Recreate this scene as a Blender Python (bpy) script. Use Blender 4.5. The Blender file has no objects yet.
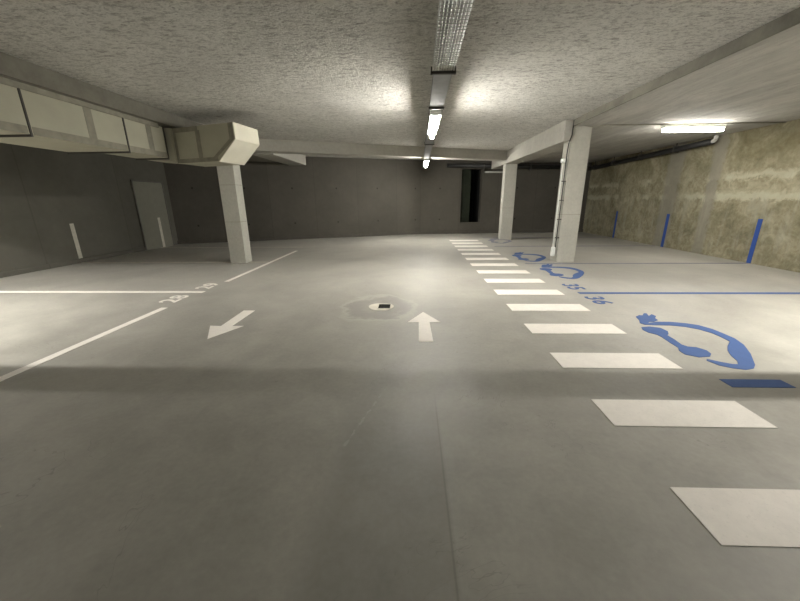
import bpy, bmesh, math, random
from mathutils import Vector, Matrix
from mathutils.geometry import tessellate_polygon
R = math.radians
scene = bpy.context.scene
C = scene.collection

# ------------------------------------------------------------ camera
cam_d = bpy.data.cameras.new('camera')
cam_d.sensor_fit = 'HORIZONTAL'; cam_d.sensor_width = 36
cam_d.lens = 36 * 340 / 800
cam_d.clip_start = 0.05; cam_d.clip_end = 100
cam = bpy.data.objects.new('camera', cam_d); C.objects.link(cam)
cam.matrix_world = (Matrix.Translation((0, 0, 1.4)) @ Matrix.Rotation(R(2.1), 4, 'Z')
                    @ Matrix.Rotation(R(90 - 16.45), 4, 'X') @ Matrix.Rotation(R(-0.5), 4, 'Z'))
scene.camera = cam

# ------------------------------------------------------------ world, exposure
w = bpy.data.worlds.new('world'); scene.world = w; w.use_nodes = True
w.node_tree.nodes['Background'].inputs[0].default_value = (0, 0, 0, 1)
w.node_tree.nodes['Background'].inputs[1].default_value = 0
scene.view_settings.view_transform = 'Standard'
scene.view_settings.look = 'None'
scene.view_settings.gamma = 1
scene.view_settings.exposure = 3.0
scene.view_settings.use_curve_mapping = False
LAMP_LANE, LAMP_BAY, LAMP_BACK = 31, 14, 3
LAMP_COL = (1.0, 0.97, 0.90)

# unseen strip lamps added in the side bays, shades shaped to cut the light: x, y, length, watts, lit side (+1 away from the camera)
BAY_STRIPS = [(-6.75, 2.72, 1.3, 44, 1), (5.3, 2.72, 1.3, 34, 1), (-6.75, 2.16, 1.3, 14, -1), (4.6, 2.16, 1.3, 17, -1)]

# ------------------------------------------------------------ helpers
def tag(o, label=None, cat=None, group=None, kind=None):
    if label: o['label'] = label
    if cat: o['category'] = cat
    if group: o['group'] = group
    if kind: o['kind'] = kind
    return o

def empty(name, loc, label=None, cat=None, group=None, rz=0, kind=None):
    o = bpy.data.objects.new(name, None); C.objects.link(o)
    o.location = loc; o.rotation_euler.z = rz; o.empty_display_size = 0.1
    return tag(o, label, cat, group, kind)

class MB:
    def __init__(s): s.bm = bmesh.new()
    def box(s, a, b, bev=0, M=None):
        bm = bmesh.new()
        a = Vector(a); b = Vector(b)
        bmesh.ops.create_cube(bm, size=1, matrix=Matrix.Translation((a + b) / 2) @ Matrix.Diagonal((*(b - a), 1)))
        if bev: bmesh.ops.bevel(bm, geom=bm.edges[:], offset=bev, segments=2, profile=0.5, affect='EDGES')
        s._add(bm, M); return s
    def _add(s, bm, M=None):
        if M is not None: bm.transform(M)
        me = bpy.data.meshes.new('t'); bm.to_mesh(me); bm.free()
        s.bm.from_mesh(me); bpy.data.meshes.remove(me)
    def prism(s, pts, z0, z1, M=None):
        """polygon in xy extruded along z"""
        bm = bmesh.new()
        v0 = [bm.verts.new((x, y, z0)) for x, y in pts]; v1 = [bm.verts.new((x, y, z1)) for x, y in pts]
        n = len(pts)
        for i in range(n):
            bm.faces.new((v0[i], v0[(i + 1) % n], v1[(i + 1) % n], v1[i]))
        for t in tessellate_polygon([[Vector((x, y, 0)) for x, y in pts]]):
            bm.faces.new([v0[i] for i in t]); bm.faces.new([v1[i] for i in t])
        bmesh.ops.recalc_face_normals(bm, faces=bm.faces[:])
        s._add(bm, M); return s
    def hull(s, a, b):
        """two matching loops joined and capped"""
        bm = bmesh.new(); n = len(a)
        va = [bm.verts.new(p) for p in a]; vb = [bm.verts.new(p) for p in b]
        bm.faces.new(va); bm.faces.new(vb)
        for i in range(n): bm.faces.new((va[i], va[(i + 1) % n], vb[(i + 1) % n], vb[i]))
        bmesh.ops.recalc_face_normals(bm, faces=bm.faces[:])
        s._add(bm); return s
    def tube(s, pts, r, seg=10, M=None):
        bm = bmesh.new(); rings = []
        pts = [Vector(p) for p in pts]
        for i, p in enumerate(pts):
            d = (pts[min(i + 1, len(pts) - 1)] - pts[max(i - 1, 0)]).normalized()
            up = Vector((0, 0, 1)) if abs(d.z) < .9 else Vector((0, 1, 0))
            u = d.cross(up).normalized(); v = d.cross(u)
            rings.append([bm.verts.new(p + r * (math.cos(t) * u + math.sin(t) * v)) for t in [2 * math.pi * k / seg for k in range(seg)]])
        for a, b in zip(rings, rings[1:]):
            for k in range(seg): bm.faces.new((a[k], a[(k + 1) % seg], b[(k + 1) % seg], b[k]))
        bm.faces.new(rings[0]); bm.faces.new(rings[-1])
        bmesh.ops.recalc_face_normals(bm, faces=bm.faces[:])
        for f in bm.faces: f.smooth = len(f.verts) == 4
        s._add(bm, M); return s
    def build(s, name, mat, parent=None, loc=None):
        me = bpy.data.meshes.new(name); s.bm.to_mesh(me); s.bm.free()
        me.materials.append(mat)
        o = bpy.data.objects.new(name, me); C.objects.link(o)
        if parent: o.parent = parent
        if loc: o.location = loc
        return o

# ------------------------------------------------------------ materials
class NT:
    def __init__(s, name, rough=0.8, spec=0.3):
        s.m = bpy.data.materials.new(name); s.m.use_nodes = True
        s.t = s.m.node_tree; s.n = s.t.nodes; s.b = s.n['Principled BSDF']
        s.b.inputs['Roughness'].default_value = rough
        s.b.inputs['Specular IOR Level'].default_value = spec
        s.co = s.n.new('ShaderNodeTexCoord').outputs['Object']
    def link(s, a, b): s.t.links.new(a, b)
    def mapping(s, scale=(1, 1, 1), loc=(0, 0, 0), rot=(0, 0, 0), src=None):
        m = s.n.new('ShaderNodeMapping'); m.inputs['Scale'].default_value = scale
        m.inputs['Location'].default_value = loc; m.inputs['Rotation'].default_value = rot
        s.link(src or s.co, m.inputs[0]); return m.outputs[0]
    def noise(s, scale, detail=4, rough=.55, vec=None, dist=0):
        n = s.n.new('ShaderNodeTexNoise'); n.inputs['Scale'].default_value = scale
        n.inputs['Detail'].default_value = detail; n.inputs['Roughness'].default_value = rough
        n.inputs['Distortion'].default_value = dist
        s.link(vec or s.co, n.inputs['Vector']); return n.outputs['Fac']
    def voronoi(s, scale, vec=None, feature='F1'):
        n = s.n.new('ShaderNodeTexVoronoi'); n.feature = feature; n.inputs['Scale'].default_value = scale
        s.link(vec or s.co, n.inputs['Vector']); return n.outputs['Distance']
    def ramp(s, fac, stops):
        r = s.n.new('ShaderNodeValToRGB'); e = r.color_ramp.elements
        while len(e) < len(stops): e.new(.5)
        for k, (p, c) in enumerate(stops):
            e[k].position = p; e[k].color = (*c, 1) if not isinstance(c, (int, float)) else (c, c, c, 1)
        s.link(fac, r.inputs[0]); return r.outputs[0]
    def mix(s, fac, a, b, mode='MIX'):
        m = s.n.new('ShaderNodeMix'); m.data_type = 'RGBA'; m.blend_type = mode
        for isf, sock, v in ((1, m.inputs[0], fac), (0, m.inputs[6], a), (0, m.inputs[7], b)):
            if isinstance(v, (int, float)): sock.default_value = v if isf else (v, v, v, 1)
            elif isinstance(v, tuple): sock.default_value = (*v, 1)
            else: s.link(v, sock)
        return m.outputs[2]
    def math(s, op, a, b=0.0, c=0.0, clamp=False):
        m = s.n.new('ShaderNodeMath'); m.operation = op; m.use_clamp = clamp
        for sock, v in zip(m.inputs, (a, b, c)):
            if isinstance(v, (int, float)): sock.default_value = v
            else: s.link(v, sock)
        return m.outputs[0]
    def sep(s, vec=None):
        m = s.n.new('ShaderNodeSeparateXYZ'); s.link(vec or s.co, m.inputs[0]); return m.outputs
    def near(s, v, centre, half, soft):
        """1 where |v-centre|<half, soft edge"""
        d = s.math('ABSOLUTE', s.math('SUBTRACT', v, centre))
        return s.math('DIVIDE', s.math('SUBTRACT', half + soft, d), soft, clamp=True)
    def bump(s, h, strength=.3, dist=.01, prev=None):
        b = s.n.new('ShaderNodeBump'); b.inputs['Strength'].default_value = strength
        b.inputs['Distance'].default_value = dist; s.link(h, b.inputs['Height'])
        if prev: s.link(prev, b.inputs['Normal'])
        s.link(b.outputs[0], s.b.inputs['Normal']); return b.outputs[0]
    def color(s, c):
        if isinstance(c, tuple): s.b.inputs['Base Color'].default_value = (*c, 1)
        else: s.link(c, s.b.inputs['Base Color'])
        return s.m

def mul(c, k): return tuple(v * k for v in c)

def plain(name, c, rough=.6, spec=.3, metal=0, var=.12, sc=6, bump=.0):
    t = NT(name, rough, spec); t.b.inputs['Metallic'].default_value = metal
    n = t.noise(sc, 4)
    if bump: t.bump(t.noise(sc * 8, 3), bump, .004)
    return t.color(t.ramp(n, [(.3, mul(c, 1 - var)), (.7, mul(c, 1 + var))]))

def concrete(name, c, var=.15, sc=1.2, rough=.85, seam=None, pits=.0, bump=.15):
    t = NT(name, rough, .25)
    n1 = t.noise(sc, 6, .6, dist=.4); n2 = t.noise(sc * 9, 4)
    col = t.ramp(n1, [(.32, mul(c, 1 - var)), (.68, mul(c, 1 + var))])
    col = t.mix(.35, col, t.ramp(n2, [(.35, mul(c, .85)), (.65, mul(c, 1.12))]))
    if pits:
        v = t.voronoi(22); m = t.ramp(v, [(.05, 1.0), (.11, 0.0)])
        col = t.mix(t.math('MULTIPLY', m, pits), col, mul(c, .35))
    t.bump(t.noise(40, 5), bump, .006)
    return t.color(col)

M = {}
# floor -----------------------------------------------------------------
def floor_mat():
    t = NT('power_floated_concrete', .5, .35)
    c = (.36, .345, .305)
    x, y, z = t.sep()
    n1 = t.noise(.55, 7, .6, dist=.6); n2 = t.noise(3.2, 6, .65, dist=.3); n3 = t.noise(30, 3)
    col = t.ramp(n1, [(.36, mul(c, .76)), (.64, mul(c, 1.16))])
    col = t.mix(.42, col, t.ramp(n2, [(.36, mul(c, .70)), (.64, mul(c, 1.14))]))
    col = t.mix(.12, col, t.ramp(n3, [(.3, mul(c, .6)), (.7, mul(c, 1.3))]))
    # tyre-worn streaks along the lane
    st = t.noise(1.0, 5, .6, vec=t.mapping(scale=(1.6, .45, 1)))
    col = t.mix(.5, col, t.mix(t.ramp(st, [(.35, .0), (.65, 1.0)]), .90, 1.04), 'MULTIPLY')
    # the driving lane is dirtier than the bays
    lane = t.near(x, -1.0, 2.2, .5)
    col = t.mix(t.math('MULTIPLY', lane, .5), col, .86, 'MULTIPLY')
    # darker patches in front
    wob = t.math('MULTIPLY', t.math('SUBTRACT', n2, .5), .35)
    d1 = t.math('MULTIPLY', t.math('MULTIPLY', t.near(x, -1.0, 1.17, .02), t.near(t.math('ADD', x, wob), -.08, .28, .12)), t.near(y, .4, 1.3, .6))
    col = t.mix(t.math('MULTIPLY', d1, .26), col, (.10, .095, .085))
    # slab joint running along the lane
    j = t.math('MULTIPLY', t.near(x, .17, .002, .005), t.near(y, 0, 2.0, .3))
    col = t.mix(t.math('MULTIPLY', j, .35), col, (.12, .12, .11))
    # pale scrape near the middle
    ex, ey = .19, .62; L2 = ex * ex + ey * ey
    ax_ = t.math('SUBTRACT', x, -.40); ay_ = t.math('SUBTRACT', y, 1.69)
    tt = t.math('DIVIDE', t.math('ADD', t.math('MULTIPLY', ax_, ex), t.math('MULTIPLY', ay_, ey)), L2, clamp=True)
    px_ = t.math('SUBTRACT', ax_, t.math('MULTIPLY', tt, ex)); py_ = t.math('SUBTRACT', ay_, t.math('MULTIPLY', tt, ey))
    dd = t.math('SQRT', t.math('ADD', t.math('MULTIPLY', px_, px_), t.math('MULTIPLY', py_, py_)))
    dd = t.math('ADD', dd, t.math('MULTIPLY', t.math('ABSOLUTE', t.math('SUBTRACT', t.noise(9, 3), .5)), .12))
    col = t.mix(t.math('MULTIPLY', t.near(dd, 0, .008, .008), .3), col, (.46, .45, .41))
    # cracks
    cr = t.noise(.8, 5, .6, dist=1.5)
    ck = t.near(cr, .5, .0006, .0015)
    ckm = t.math('MULTIPLY', ck, t.ramp(t.noise(.7, 2, vec=t.mapping(loc=(3, 7, 0))), [(.52, 0.0), (.56, 1.0)]))
    col = t.mix(t.math('MULTIPLY', ckm, .35), col, (.14, .13, .12))
    # small dark marks
    v = t.voronoi(3.1); mk = t.ramp(t.math('ADD', v, t.math('MULTIPLY', n2, .05)), [(.045, 1.0), (.07, 0.0)])
    col = t.mix(t.math('MULTIPLY', mk, .3), col, (.13, .12, .10))
    # cement-stained patch round the gully
    dx = t.math('DIVIDE', t.math('SUBTRACT', x, -.45), .42); dy = t.math('DIVIDE', t.math('SUBTRACT', y, 4.42), .52)
    rr = t.math('SQRT', t.math('ADD', t.math('MULTIPLY', dx, dx), t.math('MULTIPLY', dy, dy)))
    rr = t.math('ADD', rr, t.math('MULTIPLY', t.math('SUBTRACT', n2, .5), 1.4))
    col = t.mix(t.math('MULTIPLY', t.math('MULTIPLY', t.near(rr, .72, .12, .22), t.ramp(n1, [(.35, .5), (.6, 1.0)])), .42), col, (.17, .165, .15))
    col = t.mix(t.math('MULTIPLY', t.near(rr, 1.12, .02, .14), .28), col, (.50, .48, .42))
    t.link(t.ramp(n2, [(.3, .42), (.7, .62)]), t.b.inputs['Roughness'])
    t.bump(t.noise(18, 5), .08, .005)
    return t.color(col)
M['floor'] = floor_mat()

def ceiling_mat():
    t = NT('rough_sprayed_ceiling', .95, .1)
    c = (.66, .645, .60)
    st = t.mapping(scale=(1, 1.7, 1), rot=(0, 0, .25))
    n1 = t.noise(.7, 5, .6); n2 = t.noise(14, 5, .7, vec=st); n3 = t.noise(34, 4, .7, vec=st)
    col = t.ramp(n1, [(.3, mul(c, .88)), (.7, mul(c, 1.1))])
    pit = t.ramp(n2, [(.37, 1.0), (.50, 0.0)]); pit2 = t.ramp(n3, [(.36, 1.0), (.46, 0.0)])
    col = t.mix(t.math('MULTIPLY', pit, .42), col, (.14, .135, .12))
    col = t.mix(t.math('MULTIPLY', pit2, .5), col, (.15, .14, .125))
    n4 = t.noise(8, 4, .7, vec=t.mapping(scale=(.7, 2.0, 1), rot=(0, 0, -.2)))
    col = t.mix(t.math('MULTIPLY', t.ramp(n4, [(.36, 1.0), (.44, 0.0)]), .4), col, (.15, .14, .125))
    v = t.voronoi(6); col = t.mix(t.math('MULTIPLY', t.ramp(t.math('ADD', v, t.math('MULTIPLY', n3, .12)), [(.10, 1.0), (.16, 0.0)]), .6), col, (.08, .075, .065))
    h = t.math('ADD', t.math('MULTIPLY', n2, .6), t.math('MULTIPLY', n3, .5))
    t.bump(h, 1.0, .05)
    return t.color(col)
M['ceiling'] = ceiling_mat()
M['ceiling_smooth'] = concrete('board_marked_ceiling', (.24, .23, .20), .25, 1.0, bump=.25)
def board_ceiling():
    t = NT('trowelled_ceiling', .9, .15); c = (.46, .445, .405)
    st = t.mapping(scale=(1.0, .16, 1), rot=(0, 0, .55))
    n1 = t.noise(3.2, 7, .75, vec=st, dist=.7); n2 = t.noise(.8, 4)
    col = t.ramp(n1, [(.36, mul(c, .62)), (.62, mul(c, 1.08))])
    n3 = t.noise(11, 5, .7, vec=t.mapping(scale=(1.0, .4, 1), rot=(0, 0, .55)))
    col = t.mix(t.math('MULTIPLY', t.ramp(n3, [(.36, 1.0), (.46, 0.0)]), .35), col, (.17, .16, .14))
    col = t.mix(.4, col, t.ramp(n2, [(.3, mul(c, .85)), (.7, mul(c, 1.1))]))
    t.bump(t.math('ADD', n1, t.math('MULTIPLY', n3, .5)), .9, .05)
    return t.color(col)
M['ceiling_bay'] = board_ceiling()

M['beam'] = concrete('beam_concrete', (.40, .385, .34), .12, 1.5, pits=.25)
M['edge'] = concrete('darkened_slab_edge', (.155, .147, .12), .3, 2.5, pits=.4, bump=.4)
M['column'] = concrete('column_concrete', (.43, .42, .37), .10, 2.0, pits=.2)

def panel_wall(name, c, axis, width, tone=.08, holes=True):
    t = NT(name, .85, .2)
    x, y, z = t.sep()
    u = {'x': x, 'y': y}[axis]
    k = t.math('DIVIDE', u, width)
    fr = t.math('FRACT', k); idx = t.math('FLOOR', k)
    wn = t.n.new('ShaderNodeTexWhiteNoise'); wn.noise_dimensions = '1D'; t.link(idx, wn.inputs['W'])
    n1 = t.noise(1.0, 6, .6, dist=.4); n2 = t.noise(7, 5, .6)
    col = t.ramp(n1, [(.3, mul(c, .84)), (.7, mul(c, 1.14))])
    col = t.mix(.3, col, t.ramp(n2, [(.3, mul(c, .8)), (.7, mul(c, 1.15))]))
    col = t.mix(1.0, col, t.ramp(wn.outputs['Value'], [(0, 1 - tone), (1, 1.0)]), 'MULTIPLY')
    seam = t.near(fr, .5, .5 - .009, .009)
    col = t.mix(seam, mul(c, .74), col)
    if holes:
        hu = t.math('SUBTRACT', fr, .5); hz = t.math('SUBTRACT', t.math('FRACT', t.math('DIVIDE', z, 1.25)), .48)
        d = t.math('SQRT', t.math('ADD', t.math('POWER', t.math('MULTIPLY', hu, width), 2), t.math('POWER', t.math('MULTIPLY', hz, 1.25), 2)))
        col = t.mix(t.near(d, 0, .025, .015), col, mul(c, .4))
    t.bump(t.noise(25, 5), .12, .006)
    return t.color(col)
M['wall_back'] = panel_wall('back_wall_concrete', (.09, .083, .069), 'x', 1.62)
M['wall_left'] = panel_wall('left_wall_concrete', (.125, .12, .10), 'y', 2.4, holes=False)

def right_wall():
    t = NT('stained_retaining_wall', .88, .2)
    x, y, z = t.sep()
    dark = (.10, .088, .05); mid = (.22, .197, .125); light = (.42, .39, .285)
    n1 = t.noise(1.1, 8, .68, dist=.8); n2 = t.noise(4.5, 7, .7, dist=.6); n3 = t.noise(14, 4)
    col = t.ramp(n1, [(.36, dark), (.5, mid), (.66, light)])
    col = t.mix(.45, col, t.ramp(n2, [(.36, dark), (.5, mid), (.66, light)]))
    col = t.mix(.2, col, t.ramp(n3, [(.3, mul(mid, .6)), (.7, mul(light, 1.0))]))
    # horizontal day-joint bands of pale laitance, broken along their length
    brk = t.ramp(t.noise(.75, 3, .5, vec=t.mapping(scale=(1, 1, .2))), [(.46, 0.0), (.52, 1.0)])
    wob = t.math('MULTIPLY', t.math('SUBTRACT', n2, .5), .5)
    zz = t.math('ADD', z, wob)
    bk2 = t.ramp(t.noise(.9, 3, .5, vec=t.mapping(loc=(0, 5.3, 2), scale=(1, 1, .2))), [(.46, 0.0), (.52, 1.0)])
    bands = t.math('MAXIMUM', t.math('MULTIPLY', bk2, t.near(zz, 1.86, .03, .07)), t.near(zz, 1.43, .05, .06))
    col = t.mix(t.math('MULTIPLY', t.math('MULTIPLY', bands, brk), .6), col, (.47, .44, .33))
    # browner, wetter zone under the ceiling
    top = t.math('MULTIPLY', t.near(t.math('ADD', z, wob), 2.75, .42, .35), t.ramp(n1, [(.4, 1.0), (.6, .35)]))
    col = t.mix(t.math('MULTIPLY', top, .5), col, (.12, .10, .045))
    # grey repaired strips running up the wall
    wy = t.math('ADD', y, t.math('MULTIPLY', t.math('SUBTRACT', n2, .5), .35))
    g = t.math('MAXIMUM', t.near(wy, 10.55, .22, .12), t.near(wy, 9.15, .12, .1))
    col = t.mix(t.math('MULTIPLY', g, .75), col, (.235, .22, .18))
    # drips under the lower band
    dr = t.ramp(t.noise(2.2, 5, .6, vec=t.mapping(scale=(1, 2.4, .35))), [(.5, 0.0), (.66, 1.0)])
    col = t.mix(t.math('MULTIPLY', t.math('MULTIPLY', dr, t.near(z, .8, .45, .3)), .4), col, (.34, .33, .27))
    t.bump(n2, .3, .01)
    return t.color(col)
M['wall_right'] = right_wall()

def paint(name, c, wear=.25):
    t = NT(name, .65, .25)
    n = t.noise(9, 6, .7); n2 = t.noise(60, 3)
    col = t.mix(t.math('MULTIPLY', t.ramp(n, [(.35, 1.0), (.6, 0.0)]), wear), c, mul(c, .72))
    col = t.mix(t.math('MULTIPLY', t.ramp(n2, [(.3, 1.0), (.4, 0.0)]), .3), col, mul(c, .7))
    return t.color(col)
M['white_paint'] = paint('white_road_paint', (.78, .74, .68))
M['worn_white'] = paint('worn_white_paint', (.60, .57, .49), .8)
M['blue_paint'] = paint('blue_road_paint', (.055, .105, .26))
M['worn_blue'] = paint('worn_blue_paint', (.20, .20, .25), .7)
M['wall_blue'] = paint('blue_wall_paint', (.028, .075, .29), .15)
M['dark_blue'] = paint('deep_blue_wall_paint', (.03, .09, .38), .15)
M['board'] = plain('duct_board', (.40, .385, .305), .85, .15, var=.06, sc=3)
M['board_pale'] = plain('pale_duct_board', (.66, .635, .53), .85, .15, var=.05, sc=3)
M['mortar'] = plain('grey_joint_filler', (.25, .24, .195), .9, .1, var=.15, sc=9)
M['black_strap'] = plain('black_hanger', (.06, .057, .05), .6, .3)
M['galv'] = plain('galvanised_sheet', (.42, .43, .43), .45, .5, metal=.35, var=.1)
M['tray_sheet'] = plain('dull_galvanised_tray', (.24, .24, .235), .75, .2, var=.12)
M['galv_wire'] = plain('galvanised_wire', (.66, .66, .63), .4, .5, metal=.3, var=.1)
M['cable'] = plain('grey_cable', (.46, .45, .42), .6, .3)
M['black_plastic'] = plain('black_plastic', (.02, .02, .019), .5, .4)
M['white_plastic'] = plain('white_plastic', (.72, .74, .70), .45, .4, var=.04)
M['door'] = plain('grey_door_paint', (.20, .195, .16), .6, .3, var=.05)
M['door_frame'] = plain('dark_door_frame', (.12, .115, .10), .6, .3)
M['dark_green'] = plain('dark_green_shutter', (.016, .02, .012), .7, .2)
M['dark'] = plain('shade_black_lining', (.012, .012, .011), .9, .1)  # near-black colour carries the shade inside shaft and gully
M['collar'] = plain('pale_cement_collar', (.62, .59, .52), .8, .2)

def emit(name, col, k):
    m = bpy.data.materials.new(name); m.use_nodes = True; b = m.node_tree.nodes['Principled BSDF']
    b.inputs['Base Color'].default_value = (.8, .8, .8, 1)
    b.inputs['Emission Color'].default_value = (*col, 1); b.inputs['Emission Strength'].default_value = k
    return m
M['lane_tube'] = emit('lit_lane_diffuser', LAMP_COL, LAMP_LANE)
M['bay_tube'] = emit('lit_bay_diffuser', LAMP_COL, LAMP_BAY)
M['back_tube'] = emit('rear_fill_diffuser', LAMP_COL, LAMP_BACK)

# ------------------------------------------------------------ setting
Y0, Y1 = -7.0, 16.2
XL, XR = -8.1, 7.43
S = lambda o: tag(o, kind='structure')
S(MB().box((XL - .3, Y0 - .3, -.3), (XR + .3, Y1 + .6, 0)).build('floor', M['floor']))
S(MB().box((-4.4, Y0, 2.95), (3.32, Y1 + .3, 3.25)).build('ceiling', M['ceiling']))
S(MB().box((XL, Y0, 2.73), (-4.4, Y1 + .3, 3.25)).build('ceiling', M['ceiling_smooth']))
S(MB().box((3.32, Y0, 2.83), (XR, Y1 + .3, 3.25)).build('ceiling', M['ceiling_bay']))
S(MB().box((3.30, Y0, 2.825), (3.32, 7.80, 2.95)).build('trim_2', M['edge']))  # dark-coloured strips added to dim lane light on the step faces
S(MB().box((-4.4, Y0, 2.725), (-4.375, 9.1, 2.95)).build('trim_3', M['edge']))
S(MB().box((XL - .3, Y0, 0), (XL, Y1 + .3, 3.25)).build('wall_left', M['wall_left']))
S(MB().box((XR, Y0, 0), (XR + .3, Y1 + .3, 3.25)).build('wall_right', M['wall_right']))
S(MB().box((XL - .3, Y0 - .3, 0), (XR + .3, Y0, 3.25)).build('wall_front', M['wall_back']))
# back wall: two flat lengths meeting at a shallow angle, with a raised shaft opening in the right one
A0, A1, A2 = Vector((XL - .1, 11.57, 0)), Vector((.35, 14.80, 0)), Vector((XR + .1, 15.36, 0))
def wall_frame(p, q):
    u = (q - p).normalized(); v = Vector((-u.y, u.x, 0))
    m = Matrix((u, v, Vector((0, 0, 1)))).transposed().to_4x4(); m.translation = p
    return m, (q - p).length
mA, lA = wall_frame(A0, A1); mB, lB = wall_frame(A1, A2)
wa = S(MB().box((0, 0, 0), (lA, .3, 3.25)).build('wall_back', M['wall_back'])); wa.matrix_world = mA
n0, n1, nz0, nz1 = 1.70, 2.55, .46, 2.60
wb = S(MB().box((0, 0, 0), (n0, .3, 3.25)).box((n1, 0, 0), (lB, .3, 3.25)).box((n0, 0, 0), (n1, .3, nz0)).box((n0, 0, nz1), (n1, .3, 3.25))
       .build('wall_back', M['wall_back'])); wb.matrix_world = mB
for m, l in ((mA, lA), (mB, lB)):
    b = S(MB().box((0, -.05, 0), (l, 0, .12), .01).build('baseboard_back', M['wall_back'])); b.matrix_world = m
# shaft behind the opening
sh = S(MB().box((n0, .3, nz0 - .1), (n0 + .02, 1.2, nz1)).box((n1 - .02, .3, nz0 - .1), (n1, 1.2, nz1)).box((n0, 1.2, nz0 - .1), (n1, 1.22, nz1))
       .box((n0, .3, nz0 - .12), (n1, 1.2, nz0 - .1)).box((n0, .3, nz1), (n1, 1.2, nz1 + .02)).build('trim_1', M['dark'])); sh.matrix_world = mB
sv = MB()
sv.box((0, 0, 0), (.40, .03, nz1 - nz0 - .01), .004)
for k in range(16): sv.box((.03, -.008, .08 + k * .125), (.37, .002, .13 + k * .125), .003)
shut = sv.build('shutter', M['dark_green']); shut.matrix_world = mB @ Matrix.Translation((n0 + .02, .16, nz0 + .002))
tag(shut, 'narrow dark green shutter half filling the tall black wall opening', 'shutter')

# door in the left wall
dr = S(empty('door_1', (XL, 10.7, 0)))
MB().box((0, -.60, 0), (.035, .60, 1.99), .006).build('door_leaf', M['door'], dr)
MB().box((0, -.64, 0), (.05, -.605, 2.03), .003).box((0, .605, 0), (.05, .64, 2.03), .003).box((0, -.64, 1.995), (.05, .64, 2.03), .003).build('door_frame', M['door_frame'], dr)
# kerb along the left wall
S(MB().box((XL, Y0, 0), (XL + .05, 10.04, .1), .01).build('baseboard_left', M['wall_left']))

# beams
def beam(name, p, q, wid, z0, z1, label):
    m, l = wall_frame(Vector(p), Vector(q))
    o = MB().box((0, 0, z0), (l, wid, z1), .012).build(name, M['beam']); o.matrix_world = m
    return tag(o, label, 'beam')
beam('concrete_beam', (-4.75, 9.15, 0), (3.15, 12.37, 0), .42, 2.66, 2.96, 'long concrete cross beam spanning the driving lane above the far lamp')
tag(MB().box((3.15, 7.85, 2.55), (3.60, 14.6, 2.96), .012).build('concrete_beam', M['beam']), 'deep concrete beam running from the front right column back over the far column', 'beam')
tag(MB().box((-4.39, 9.9, 2.62), (-3.78, 12.9, 2.955), .012).build('concrete_beam', M['beam']), 'short concrete beam behind the cross beam, above the left column line', 'beam')

# columns
def column(x0, x1, y0, y1, z1, label, joints):
    r = empty('concrete_column', ((x0 + x1) / 2, (y0 + y1) / 2, 0), label, 'column')
    hx, hy = (x1 - x0) / 2, (y1 - y0) / 2
    MB().box((-hx, -hy, 0), (hx, hy, z1), .012).build('shaft', M['column'], r)
    for jz in joints:
        MB().box((-hx - .003, -hy - .003, jz), (hx + .003, hy + .003, jz + .008)).build('joint_line', M['mortar'], r)
    return r
colL = column(-4.27, -3.90, 7.80, 8.12, 2.73, 'square concrete column under the boxed duct elbow, left of the lane', (.95, 1.75))
colR = column(3.30, 3.71, 7.85, 8.20, 2.82, 'near concrete column with cables clipped to its left edge, right of the crossing', (1.06, ))
tag(MB().box((3.29, 7.835, 2.79), (3.74, 8.0, 2.825), .004).build('top_joint', M['black_strap'], colR), 'dark strip drawn for the joint between column head and ceiling')
column(3.18, 3.58, 12.52, 12.85, 2.55, 'far concrete column standing at the end of the crossing', (1.1, ))

# ------------------------------------------------------------ boxed duct
duct = empty('ventilation_duct', (-4.9, 4.5, 2.18), 'cream boarded ventilation duct hung below the left ceiling with boxed elbow', 'duct')
def dpart(mb, name, mat, label=None):
    o = mb.build(name, mat, duct); o.matrix_parent_inverse = Matrix.Translation((4.9, -4.5, -2.18))
    if label: o['label'] = label
    return o
ends = [-1.0, 1.30, 2.80, 4.26, 5.72, 6.62]
lefts = [-5.60, -5.60, -5.60, -5.50, -5.10]
for k in range(5):
    ya, yb = ends[k], ends[k + 1]
    x1 = -4.5 - .0 * k
    dpart(MB().box((lefts[k], ya + .012, 2.18), (x1, yb - .012, 2.70), .006), 'board_casing', M['board'])
    # hanger strap between casings
    dpart(MB().box((lefts[k] - .02, yb - .012, 2.155), (x1 + .010, yb + .012, 2.71), .003), 'hanger_strap', M['black_strap'], 'black hanger strap')
    # filler strips: along the lower edge and one upright
    ym = ya + (yb - ya) * .58
    dpart(MB().box((x1 - .002, ya + .03, 2.18), (x1 + .004, yb - .03, 2.27)).box((x1 - .002, ym - .06, 2.27), (x1 + .004, ym + .06, 2.70)), 'joint_filler', M['mortar'], 'grey joint filler')
dpart(MB().box((-5.6, -1.0, 2.66), (-4.485, 6.5, 2.735), .01), 'mortar_bed', M['mortar'], 'rough grey mortar along the duct top')
# elbow box
F = [(-4.43, 6.76, 2.10), (-3.464, 6.445, 2.10), (-3.055, 6.31, 2.44), (-3.065, 6.315, 2.70), (-4.43, 6.76, 2.70)]
off = Vector((.12, .69, 0))
dpart(MB().hull(F, [Vector(p) + off for p in F]), 'elbow_casing', M['board'])
dpart(MB().hull([(-5.1, 6.62, 2.18), (-4.43, 6.70, 2.12), (-4.43, 6.70, 2.70), (-5.1, 6.62, 2.70)], [(-5.1, 7.4, 2.18), (-4.31, 7.45, 2.12), (-4.31, 7.45, 2.70), (-5.1, 7.4, 2.70)]), 'elbow_casing', M['board'])
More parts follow.
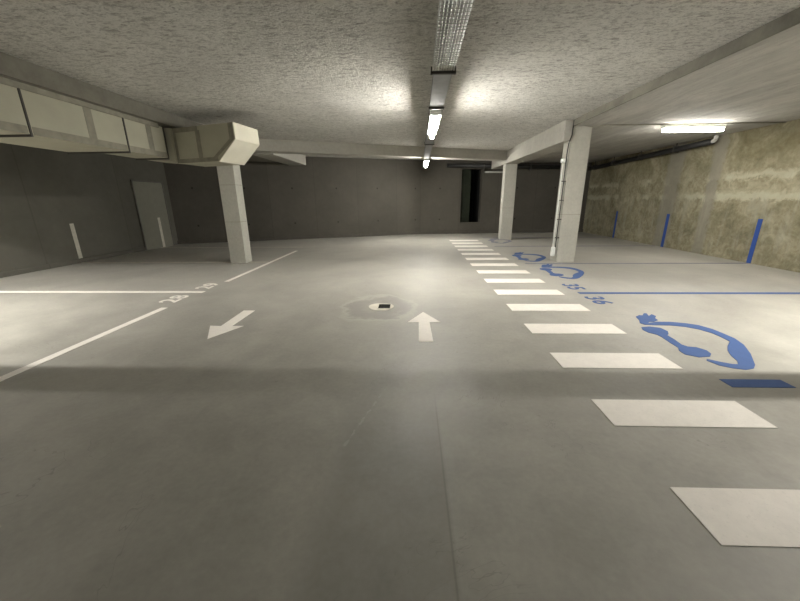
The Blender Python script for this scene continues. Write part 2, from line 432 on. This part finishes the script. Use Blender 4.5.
# pale boards on the angled end
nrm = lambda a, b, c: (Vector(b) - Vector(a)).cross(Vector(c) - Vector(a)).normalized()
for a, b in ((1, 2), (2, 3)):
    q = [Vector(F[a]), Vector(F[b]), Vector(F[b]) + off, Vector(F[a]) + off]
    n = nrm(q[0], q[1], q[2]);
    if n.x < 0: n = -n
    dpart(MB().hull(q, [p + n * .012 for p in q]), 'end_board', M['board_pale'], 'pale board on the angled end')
fu = (Vector(F[1]) - Vector(F[0])).normalized(); fn = Vector((fu.y, -fu.x, 0)).normalized()
if fn.y > 0: fn = -fn
def strip(u0, u1, z0, z1, u2=None, u3=None):
    o = Vector((F[0][0], F[0][1], 0))
    u2 = u0 if u2 is None else u2; u3 = u1 if u3 is None else u3
    q = [o + fu * u0 + Vector((0, 0, z0)), o + fu * u1 + Vector((0, 0, z0)), o + fu * u3 + Vector((0, 0, z1)), o + fu * u2 + Vector((0, 0, z1))]
    return [p + fn * .001 for p in q], [p + fn * .006 for p in q]
mb = MB()
mb.hull(*strip(0, 1.01, 2.10, 2.17)); mb.hull(*strip(.0, .07, 2.17, 2.70)); mb.hull(*strip(.56, .66, 2.17, 2.63)); mb.hull(*strip(.07, .62, 2.62, 2.70))
mb.hull(*strip(.91, 1.01, 2.17, 2.44, 1.32, 1.43)); mb.hull(*strip(1.33, 1.43, 2.44, 2.70))
dpart(mb, 'joint_filler', M['mortar'], 'grey joint filler')

# ------------------------------------------------------------ cable trays and lane lamps
SK = math.atan(.018)
lane0 = Vector((.235, 0, 0))
tray = empty('cable_tray', (.235, 0, 2.61), 'galvanised wire basket cable tray hung along the middle of the lane ceiling', 'cable tray', rz=-SK)
TW = .105
mb = MB()
for k in range(9):
    x = -TW + .004 + k * (2 * TW - .008) / 8
    mb.tube([(x, -3.0, .0), (x, 3.83, .0)], .0035, 5)
for s in (-1, 1):
    mb.tube([(s * TW, -3.0, .035), (s * TW, 3.83, .035)], .004, 5)
for k in range(135):
    y = -3.0 + k * .05
    mb.tube([(-TW, y, .038), (-TW, y, -.003), (TW, y, -.003), (TW, y, .038)], .0025, 4)
mb.build('wire_basket', M['galv_wire'], tray)
mb = MB().box((-TW, -3.0, .045), (TW, 3.83, .05)); mb.build('cable_bed', M['galv'], tray)
for k, x in enumerate((-.09, -.072, -.045, -.01, .012, .05, .068, .092)):
    MB().tube([(x, -3.0, .016), (x + .006, .5, .016), (x - .004, 2.2, .016), (x, 3.85, .016)], .008, 7).build('cable', M['cable'], tray)
def solid_tray(y0, y1, wid, label, group=None):
    r = empty('cable_tray', (lane0.x + y0 * .018, y0, 2.61), label, 'cable tray', rz=-SK)
    L = y1 - y0
    MB().box((-wid, 0, 0), (wid, L, .004)).box((-wid, 0, 0), (-wid + .004, L, .04)).box((wid - .004, 0, 0), (wid, L, .04)).build('tray_sheet', M['tray_sheet'], r)
    if y0 < 5: MB().box((-wid - .01, 1.33, -.03), (wid + .01, 1.36, .0), .003).build('bracket', M['black_strap'], r)
    MB().box((-wid - .03, -.012, -.028), (wid + .03, .018, .0), .003).box((-wid - .028, -.008, 0), (-wid - .016, .012, .04)).box((wid + .016, -.008, 0), (wid + .028, .012, .04)).build('bracket', M['black_strap'], r)
    return r
solid_tray(3.85, 8.3, .095, 'flat grey cable tray length above the nearer lane lamp')
solid_tray(8.35, 14.2, .085, 'flat grey cable tray length above the farther lane lamp')

def batten(name, loc, rz, L, mat, label, group=None, hw=.082):
    r = empty(name, loc, label, 'lamp', group, rz)
    MB().box((-hw, -L / 2, -.06), (hw, L / 2, 0), .008).build('housing', M['white_plastic'], r)
    MB().box((-.036, -L / 2 + .02, -.13), (.036, L / 2 - .02, -.045), .012).build('diffuser', mat, r)
    for s in (-1, 1):
        MB().box((-.047, s * (L / 2 - .012) - .014, -.07), (.047, s * (L / 2 - .012) + .014, -.002), .006).build('end_cap', M['white_plastic'], r)
    return r
batten('strip_lamp', (lane0.x + 6.1 * .018, 6.1, 2.607), -SK, 1.5, M['lane_tube'], 'lit strip lamp under the lane cable tray, nearer one, in front of the cross beam')
batten('strip_lamp', (lane0.x + 12.0 * .018, 11.98, 2.607), -SK, 1.5, M['lane_tube'], 'lit strip lamp under the lane cable tray, farther one, below the cross beam')
batten('strip_lamp', (5.72, 7.84, 2.82), math.pi / 2, 1.22, M['bay_tube'], 'lit strip lamp lying across the right bay ceiling, near the stained wall', hw=.05)
tag(MB().tube([(3.8, 7.72, 2.815), (7.40, 7.72, 2.815)], .011, 8).build('conduit', M['mortar']), 'thin grey conduit crossing the right bay ceiling beside the lamp', 'conduit')

# unseen lamps added outside the view
for x, y, L, wt, sd in BAY_STRIPS:
    zc = 2.73 if x < -4.4 else 2.83
    side = 'left' if x < 0 else 'right'
    r = empty('added_strip_lamp', (x, y, zc), 'added unseen strip lamp with a one-sided light-cutting shade across the %s bay, %s' % (side, 'lighting the floor ahead' if sd > 0 else 'lighting the floor at the camera'), 'lamp')
    r.rotation_euler.z = 0 if sd > 0 else math.pi
    MB().box((-L / 2, 0, -.02), (L / 2, .06, 0), .002).box((-L / 2, -.012, -.32), (L / 2, -.008, 0)).build('shade', M['galv'], r)
    if x < 0 and sd > 0:      # lip and end plate added to keep light off column and wall
        MB().box((-L / 2, .10, -.078), (L / 2, .104, 0)).box((-L / 2 - .004, -.012, -.32), (-L / 2, .104, 0)).build('added_light_lip', M['galv'], r)
    ld = bpy.data.lights.new('added_tube_light', 'AREA'); ld.shape = 'RECTANGLE'; ld.size = L; ld.size_y = .01
    ld.energy = wt; ld.color = LAMP_COL
    lo = bpy.data.objects.new('added_tube_light', ld); C.objects.link(lo); lo.parent = r; lo.location = (0, .0, -.024)
for x, y in ((.2, -4.5), (5.5, -3.0), (-6.6, -3.0)):  # unseen rear lamps added to fill the near field
    batten('strip_lamp', (x, y, 2.6 if abs(x) < 1 else (2.73 if x < 0 else 2.83)), 0, 1.2, M['back_tube'], 'unseen fill lamp added behind the camera, over the %s' % ('lane' if abs(x) < 1 else 'left bay' if x < 0 else 'right bay'))

# ------------------------------------------------------------ pipes
pr = empty('drain_pipe', (7.25, 9.2, 2.70), 'black drain pipe running under the ceiling along the stained right wall', 'pipe')
def pp(mb, name, mat, label=None, root=pr):
    o = mb.build(name, mat, root); o.matrix_parent_inverse = Matrix.Translation(-root.location)
    if label: o['label'] = label
    return o
pp(MB().tube([(7.25, 9.22, 2.70), (7.25, 15.1, 2.56)], .07, 14), 'pipe_run', M['black_plastic'])
pp(MB().tube([(7.25, 9.24, 2.70), (7.25, 9.17, 2.70), (7.25, 9.14, 2.74), (7.25, 9.14, 2.822)], .045, 12), 'end_bend', M['cable'], 'grey bend up into the ceiling')
for y in (10.4, 11.9, 13.4, 14.7):
    zz = 2.70 - (y - 9.22) * .0204
    pp(MB().box((7.165, y - .015, zz - .085), (7.335, y + .015, zz + .085), .01).box((7.24, y - .01, zz + .08), (7.26, y + .01, 2.826)), 'pipe_bracket', M['black_strap'])
bp = empty('service_pipe', (5.2, 14.85, 2.62), 'black pipe running high across the back wall, right of the shaft opening', 'pipe')
pp(MB().tube([(1.4, 14.72, 2.72), (7.1, 15.1, 2.62)], .085, 14), 'pipe_run', M['black_plastic'], root=bp)
for x in (2.9, 4.8, 6.4):
    y = 14.72 + (x - 1.4) * .0667
    pp(MB().box((x - .02, y - .1, 2.52), (x + .02, y + .1, 2.76), .005), 'pipe_bracket', M['black_strap'], root=bp)
tag(MB().tube([(2.95, 14.80, 2.46), (3.9, 14.88, 2.46)], .035, 10).build('grey_pipe', M['cable']), 'thin pale pipe on the back wall beneath the black pipe', 'pipe')

# conduit and cable on the near right column
ec = empty('column_conduit', (3.27, 7.84, .3), 'white conduit with a small box and a black cable up the near column edge', 'conduit')
pp(MB().tube([(3.20, 7.86, .25), (3.20, 7.86, 2.2)], .013, 8), 'conduit_tube', M['white_plastic'], root=ec)
pp(MB().box((3.145, 7.80, 2.13), (3.225, 7.88, 2.21), .012), 'junction_box', M['white_plastic'], root=ec)
pp(MB().box((3.16, 7.82, .14), (3.25, 7.90, .36), .03), 'base_cover', M['white_plastic'], 'white moulded cover at the foot', root=ec)
pp(MB().tube([(3.245, 7.85, .34), (3.25, 7.84, 1.2), (3.25, 7.84, 2.3), (3.26, 7.84, 2.5), (3.30, 7.82, 2.66), (3.305, 7.82, 2.94)], .012, 8), 'black_cable', M['black_plastic'], root=ec)
for z in (.55, .95, 1.35, 1.75):
    pp(MB().box((3.205, 7.83, z), (3.30, 7.86, z + .02), .003), 'cable_clip', M['black_strap'], root=ec)

# ------------------------------------------------------------ painted floor markings
H = .004
def flat(name, pts, mat, z1=H, polys=None):
    mb = MB()
    for p in ([pts] if polys is None else polys): mb.prism(p, 0.0005, z1)
    return mb.build(name, mat)
def centred(name, polys, mat):
    """mesh origin at the centre of its outline"""
    xs = [p[0] for q in polys for p in q]; ys = [p[1] for q in polys for p in q]
    cx, cy = (min(xs) + max(xs)) / 2, (min(ys) + max(ys)) / 2
    mb = MB()
    for q in polys: mb.prism([(a - cx, b - cy) for a, b in q], .0005, H)
    return mb.build(name, mat, loc=(cx, cy, 0))
def rect(x0, x1, y0, y1): return [(x0, y0), (x1, y0), (x1, y1), (x0, y1)]

ordn = ['first', 'second', 'third', 'fourth', 'fifth', 'sixth', 'seventh', 'eighth', 'ninth', 'tenth', 'eleventh', 'twelfth', 'thirteenth', 'fourteenth', 'fifteenth']
stripe = centred('crosswalk_stripe', [rect(1.30, 2.305, 1.12, 1.42)], M['white_paint'])
for n in range(15):
    o = stripe if n == 0 else stripe.copy()
    if n: C.objects.link(o)
    o.location = (1.80 + .003 * n, 1.27 + .787 * n, 0)
    lab = {0: 'white painted crossing stripe nearest the camera, cut by the right picture edge', 1: 'large white crossing stripe lying just before the dark band of shade',
           14: 'white crossing stripe farthest away, beside the far column'}.get(n, 'white painted crossing stripe on the grey floor, %s counted from the camera' % ordn[n])
    tag(o, lab, 'floor marking', 'white crossing stripes')

# arrows
arr = [(0, -.485), (.075, -.485), (.065, .10), (.20, .09), (0, .485), (-.20, .09), (-.065, .10), (-.075, -.485)][1:]
up = MB().prism(arr, .0005, H).build('direction_arrow', M['white_paint'], loc=(.145, 3.72, 0))
tag(up, 'white floor arrow pointing away from the camera, right of the gully', 'floor arrow', 'lane direction arrows')
dn = up.copy(); C.objects.link(dn); dn.location = (-2.17, 3.76, 0); dn.rotation_euler.z = math.pi
tag(dn, 'white floor arrow pointing back towards the camera, in the left part of the lane', 'floor arrow', 'lane direction arrows')

# lines on the left
G1 = 'white parking lines of the left bays'
tag(centred('parking_line', [rect(-3.46, -3.37, 1.2, 4.36)], M['white_paint']), 'long white line along the left bay edge, nearest the camera', 'parking line', G1)
tag(centred('parking_line', [rect(-3.42, -3.34, 5.93, 9.85)], M['white_paint']), 'white line along the left bay edge running past the left column', 'parking line', G1)
tag(centred('parking_line', [rect(-8.05, -3.36, 5.15, 5.25)], M['white_paint']), 'white line across the left bays between the two painted numbers', 'parking line', G1)
tag(centred('parking_line', [rect(-8.05, -3.44, 7.92, 8.0), ], M['worn_white']), 'worn white line across the left bays meeting the left column', 'parking line', G1)
tag(centred('parking_line', [rect(-8.05, -3.44, 10.62, 10.70)], M['worn_white']), 'faint white line across the far left bays towards the grey door', 'parking line', G1)
# blue lines on the right
G2 = 'blue parking lines of the right bays'
tag(centred('parking_line', [rect(2.46, 2.93, 2.40, 2.52)], M['blue_paint']), 'short thick blue line stub in the shade beside the second crossing stripe', 'parking line', G2)
tag(centred('parking_line', [rect(2.57, 7.38, 5.11, 5.20)], M['blue_paint']), 'long blue line across the right bays between the two painted numbers', 'parking line', G2)
tag(centred('parking_line', [rect(2.55, 7.38, 7.64, 7.72)], M['worn_blue']), 'worn blue line crossing the right bays just before the near column', 'parking line', G2)
tag(centred('parking_line', [rect(2.55, 7.38, 10.62, 10.70)], M['worn_blue']), 'faint blue line across the right bays beyond the near column', 'parking line', G2)
tag(centred('parking_line', [rect(2.70, 7.38, 13.10, 13.18)], M['worn_blue']), 'farthest faint blue line across the right bays, behind the far column', 'parking line', G2)

# bay numbers
def number(txt, loc, rz, size, mat, label, group, sx=1.0):
    cu = bpy.data.curves.new('num', 'FONT'); cu.body = txt; cu.size = size; cu.align_x = 'CENTER'; cu.align_y = 'CENTER'
    cu.extrude = .0015; cu.offset = .006; cu.space_character = 1.1
    tmp = bpy.data.objects.new('num', cu); C.objects.link(tmp)
    me = bpy.data.meshes.new_from_object(tmp.evaluated_get(bpy.context.evaluated_depsgraph_get()))
    bpy.data.objects.remove(tmp)
    me.materials.clear(); me.materials.append(mat)
    o = bpy.data.objects.new('bay_number', me); C.objects.link(o)
    o.location = loc; o.rotation_euler.z = rz; o.scale = (sx, 1, 1)
    return tag(o, label, 'floor number', group)
number('36', (2.66, 4.77, .0022), -math.pi / 2, .36, M['blue_paint'], 'blue painted number 36 on the floor, before the long blue line', 'blue bay numbers', 1.05)
number('35', (2.66, 5.56, .0022), -math.pi / 2, .36, M['blue_paint'], 'blue painted number 35 on the floor, behind the long blue line', 'blue bay numbers', 1.05)
number('28', (-3.56, 4.80, .0022), math.pi / 2, .36, M['white_paint'], 'white painted number 28 on the floor, before the white cross line', 'white bay numbers', 1.05)
number('29', (-3.52, 5.60, .0022), math.pi / 2, .36, M['white_paint'], 'white painted number 29 on the floor, behind the white cross line', 'white bay numbers', 1.05)

# electric car charging symbols
SYM_A = [(2.748, 4.045), (2.826, 4.106), (2.856, 4.089), (2.926, 4.177), (2.962, 4.177), (2.922, 4.072), (3.0, 4.142), (3.009, 4.073), (2.94, 3.989), (2.931, 3.925), (2.847, 3.869), (2.795, 3.869), (2.752, 3.822), (2.868, 3.862), (3.023, 3.864), (3.17, 3.82), (3.271, 3.754), (3.323, 3.635), (3.331, 3.503), (3.328, 3.368), (3.274, 3.208), (3.148, 3.001), (2.976, 2.773), (2.908, 2.711), (2.82, 2.685), (2.733, 2.711), (2.665, 2.764), (2.633, 2.854), (2.659, 2.885), (2.735, 2.825), (2.799, 2.787), (2.843, 2.784), (2.9, 2.858), (2.931, 2.95), (3.003, 3.073), (3.093, 3.178), (3.212, 3.29), (3.223, 3.402), (3.224, 3.515), (3.171, 3.626), (3.082, 3.702), (2.943, 3.75), (2.771, 3.756), (2.679, 3.769), (2.656, 3.821), (2.712, 3.923)]
SYM_B = [(2.586, 3.682), (2.687, 3.704), (2.783, 3.663), (2.791, 3.561), (2.752, 3.495), (2.704, 3.444), (2.699, 3.341), (2.673, 3.199), (2.695, 3.156), (2.769, 3.141), (2.807, 3.07), (2.788, 2.995), (2.73, 2.937), (2.618, 2.921), (2.539, 2.977), (2.547, 3.065), (2.588, 3.133), (2.595, 3.242), (2.615, 3.4), (2.611, 3.462), (2.559, 3.525), (2.55, 3.605)]
sym = centred('electric_car_symbol', [SYM_A, SYM_B], M['blue_paint'])
base = sym.location.copy()
for (dx, dy, lab) in ((0, 0, 'large blue electric car symbol with plug, nearest the camera, above the dark band'),
                      (.10, 3.45, 'blue electric car symbol with plug, in front of the near column foot'),
                      (.03, 5.25, 'blue electric car symbol with plug, left of the near column foot'),
                      (.14, 8.70, 'faint blue electric car symbol at the foot of the far column')):
    o = sym if dy == 0 else sym.copy()
    if dy: C.objects.link(o)
    o.location = base + Vector((dx, dy, 0)); tag(o, lab, 'floor symbol', 'electric car symbols')
    if dy > 8: o.data = o.data.copy(); o.data.materials[0] = M['worn_blue']

# gully
gl = empty('floor_gully', (-.376, 4.425, 0), 'small square floor gully with black plate for its dark opening in a pale cement collar', 'gully')
ring = [(-.045 + .17 * math.cos(a) * (1 + .05 * math.sin(3 * a)), .0 + .165 * math.sin(a)) for a in [2 * math.pi * k / 28 for k in range(28)]]
MB().prism(ring, .0005, .006).build('cement_collar', M['collar'], gl)
MB().box((-.08, -.095, .004), (.08, .095, .010), .002).build('opening_plate', M['dark'], gl)  # solid black plate stands for the shade inside the gully
mb = MB()
mb.box((-.09, -.105, .004), (.09, -.095, .013)).box((-.09, .095, .004), (.09, .105, .013)).box((-.09, -.105, .004), (-.08, .105, .013)).box((.08, -.105, .004), (.09, .105, .013))
mb.build('rim', M['collar'], gl)

# painted marker bars on the walls
GB = 'blue marker bars on the right wall'
for y, wd, lab in ((7.70, .10, 'blue painted marker bar on the stained wall, nearest the camera'), (10.42, .11, 'blue painted marker bar on the stained wall, middle of the three'), (12.98, .10, 'blue painted marker bar on the stained wall, farthest, almost in the dark')):
    tag(MB().box((-.006, -wd / 2, 0), (0, wd / 2, .95)).build('wall_marker', M['wall_blue'], loc=(XR, y, 0)), lab, 'wall marking', GB)
for y, x, z0, lab in ((8.0, XL, 0.1, 'white painted marker bar low on the dark left wall'), (10.85, XL + .036, .0, 'white painted marker bar on the grey door')):
    tag(MB().box((0, -.05, z0), (.006, .05, .93)).build('wall_marker', M['worn_white'], loc=(x, y, 0)), lab, 'wall marking', 'white marker bars on the left wall')
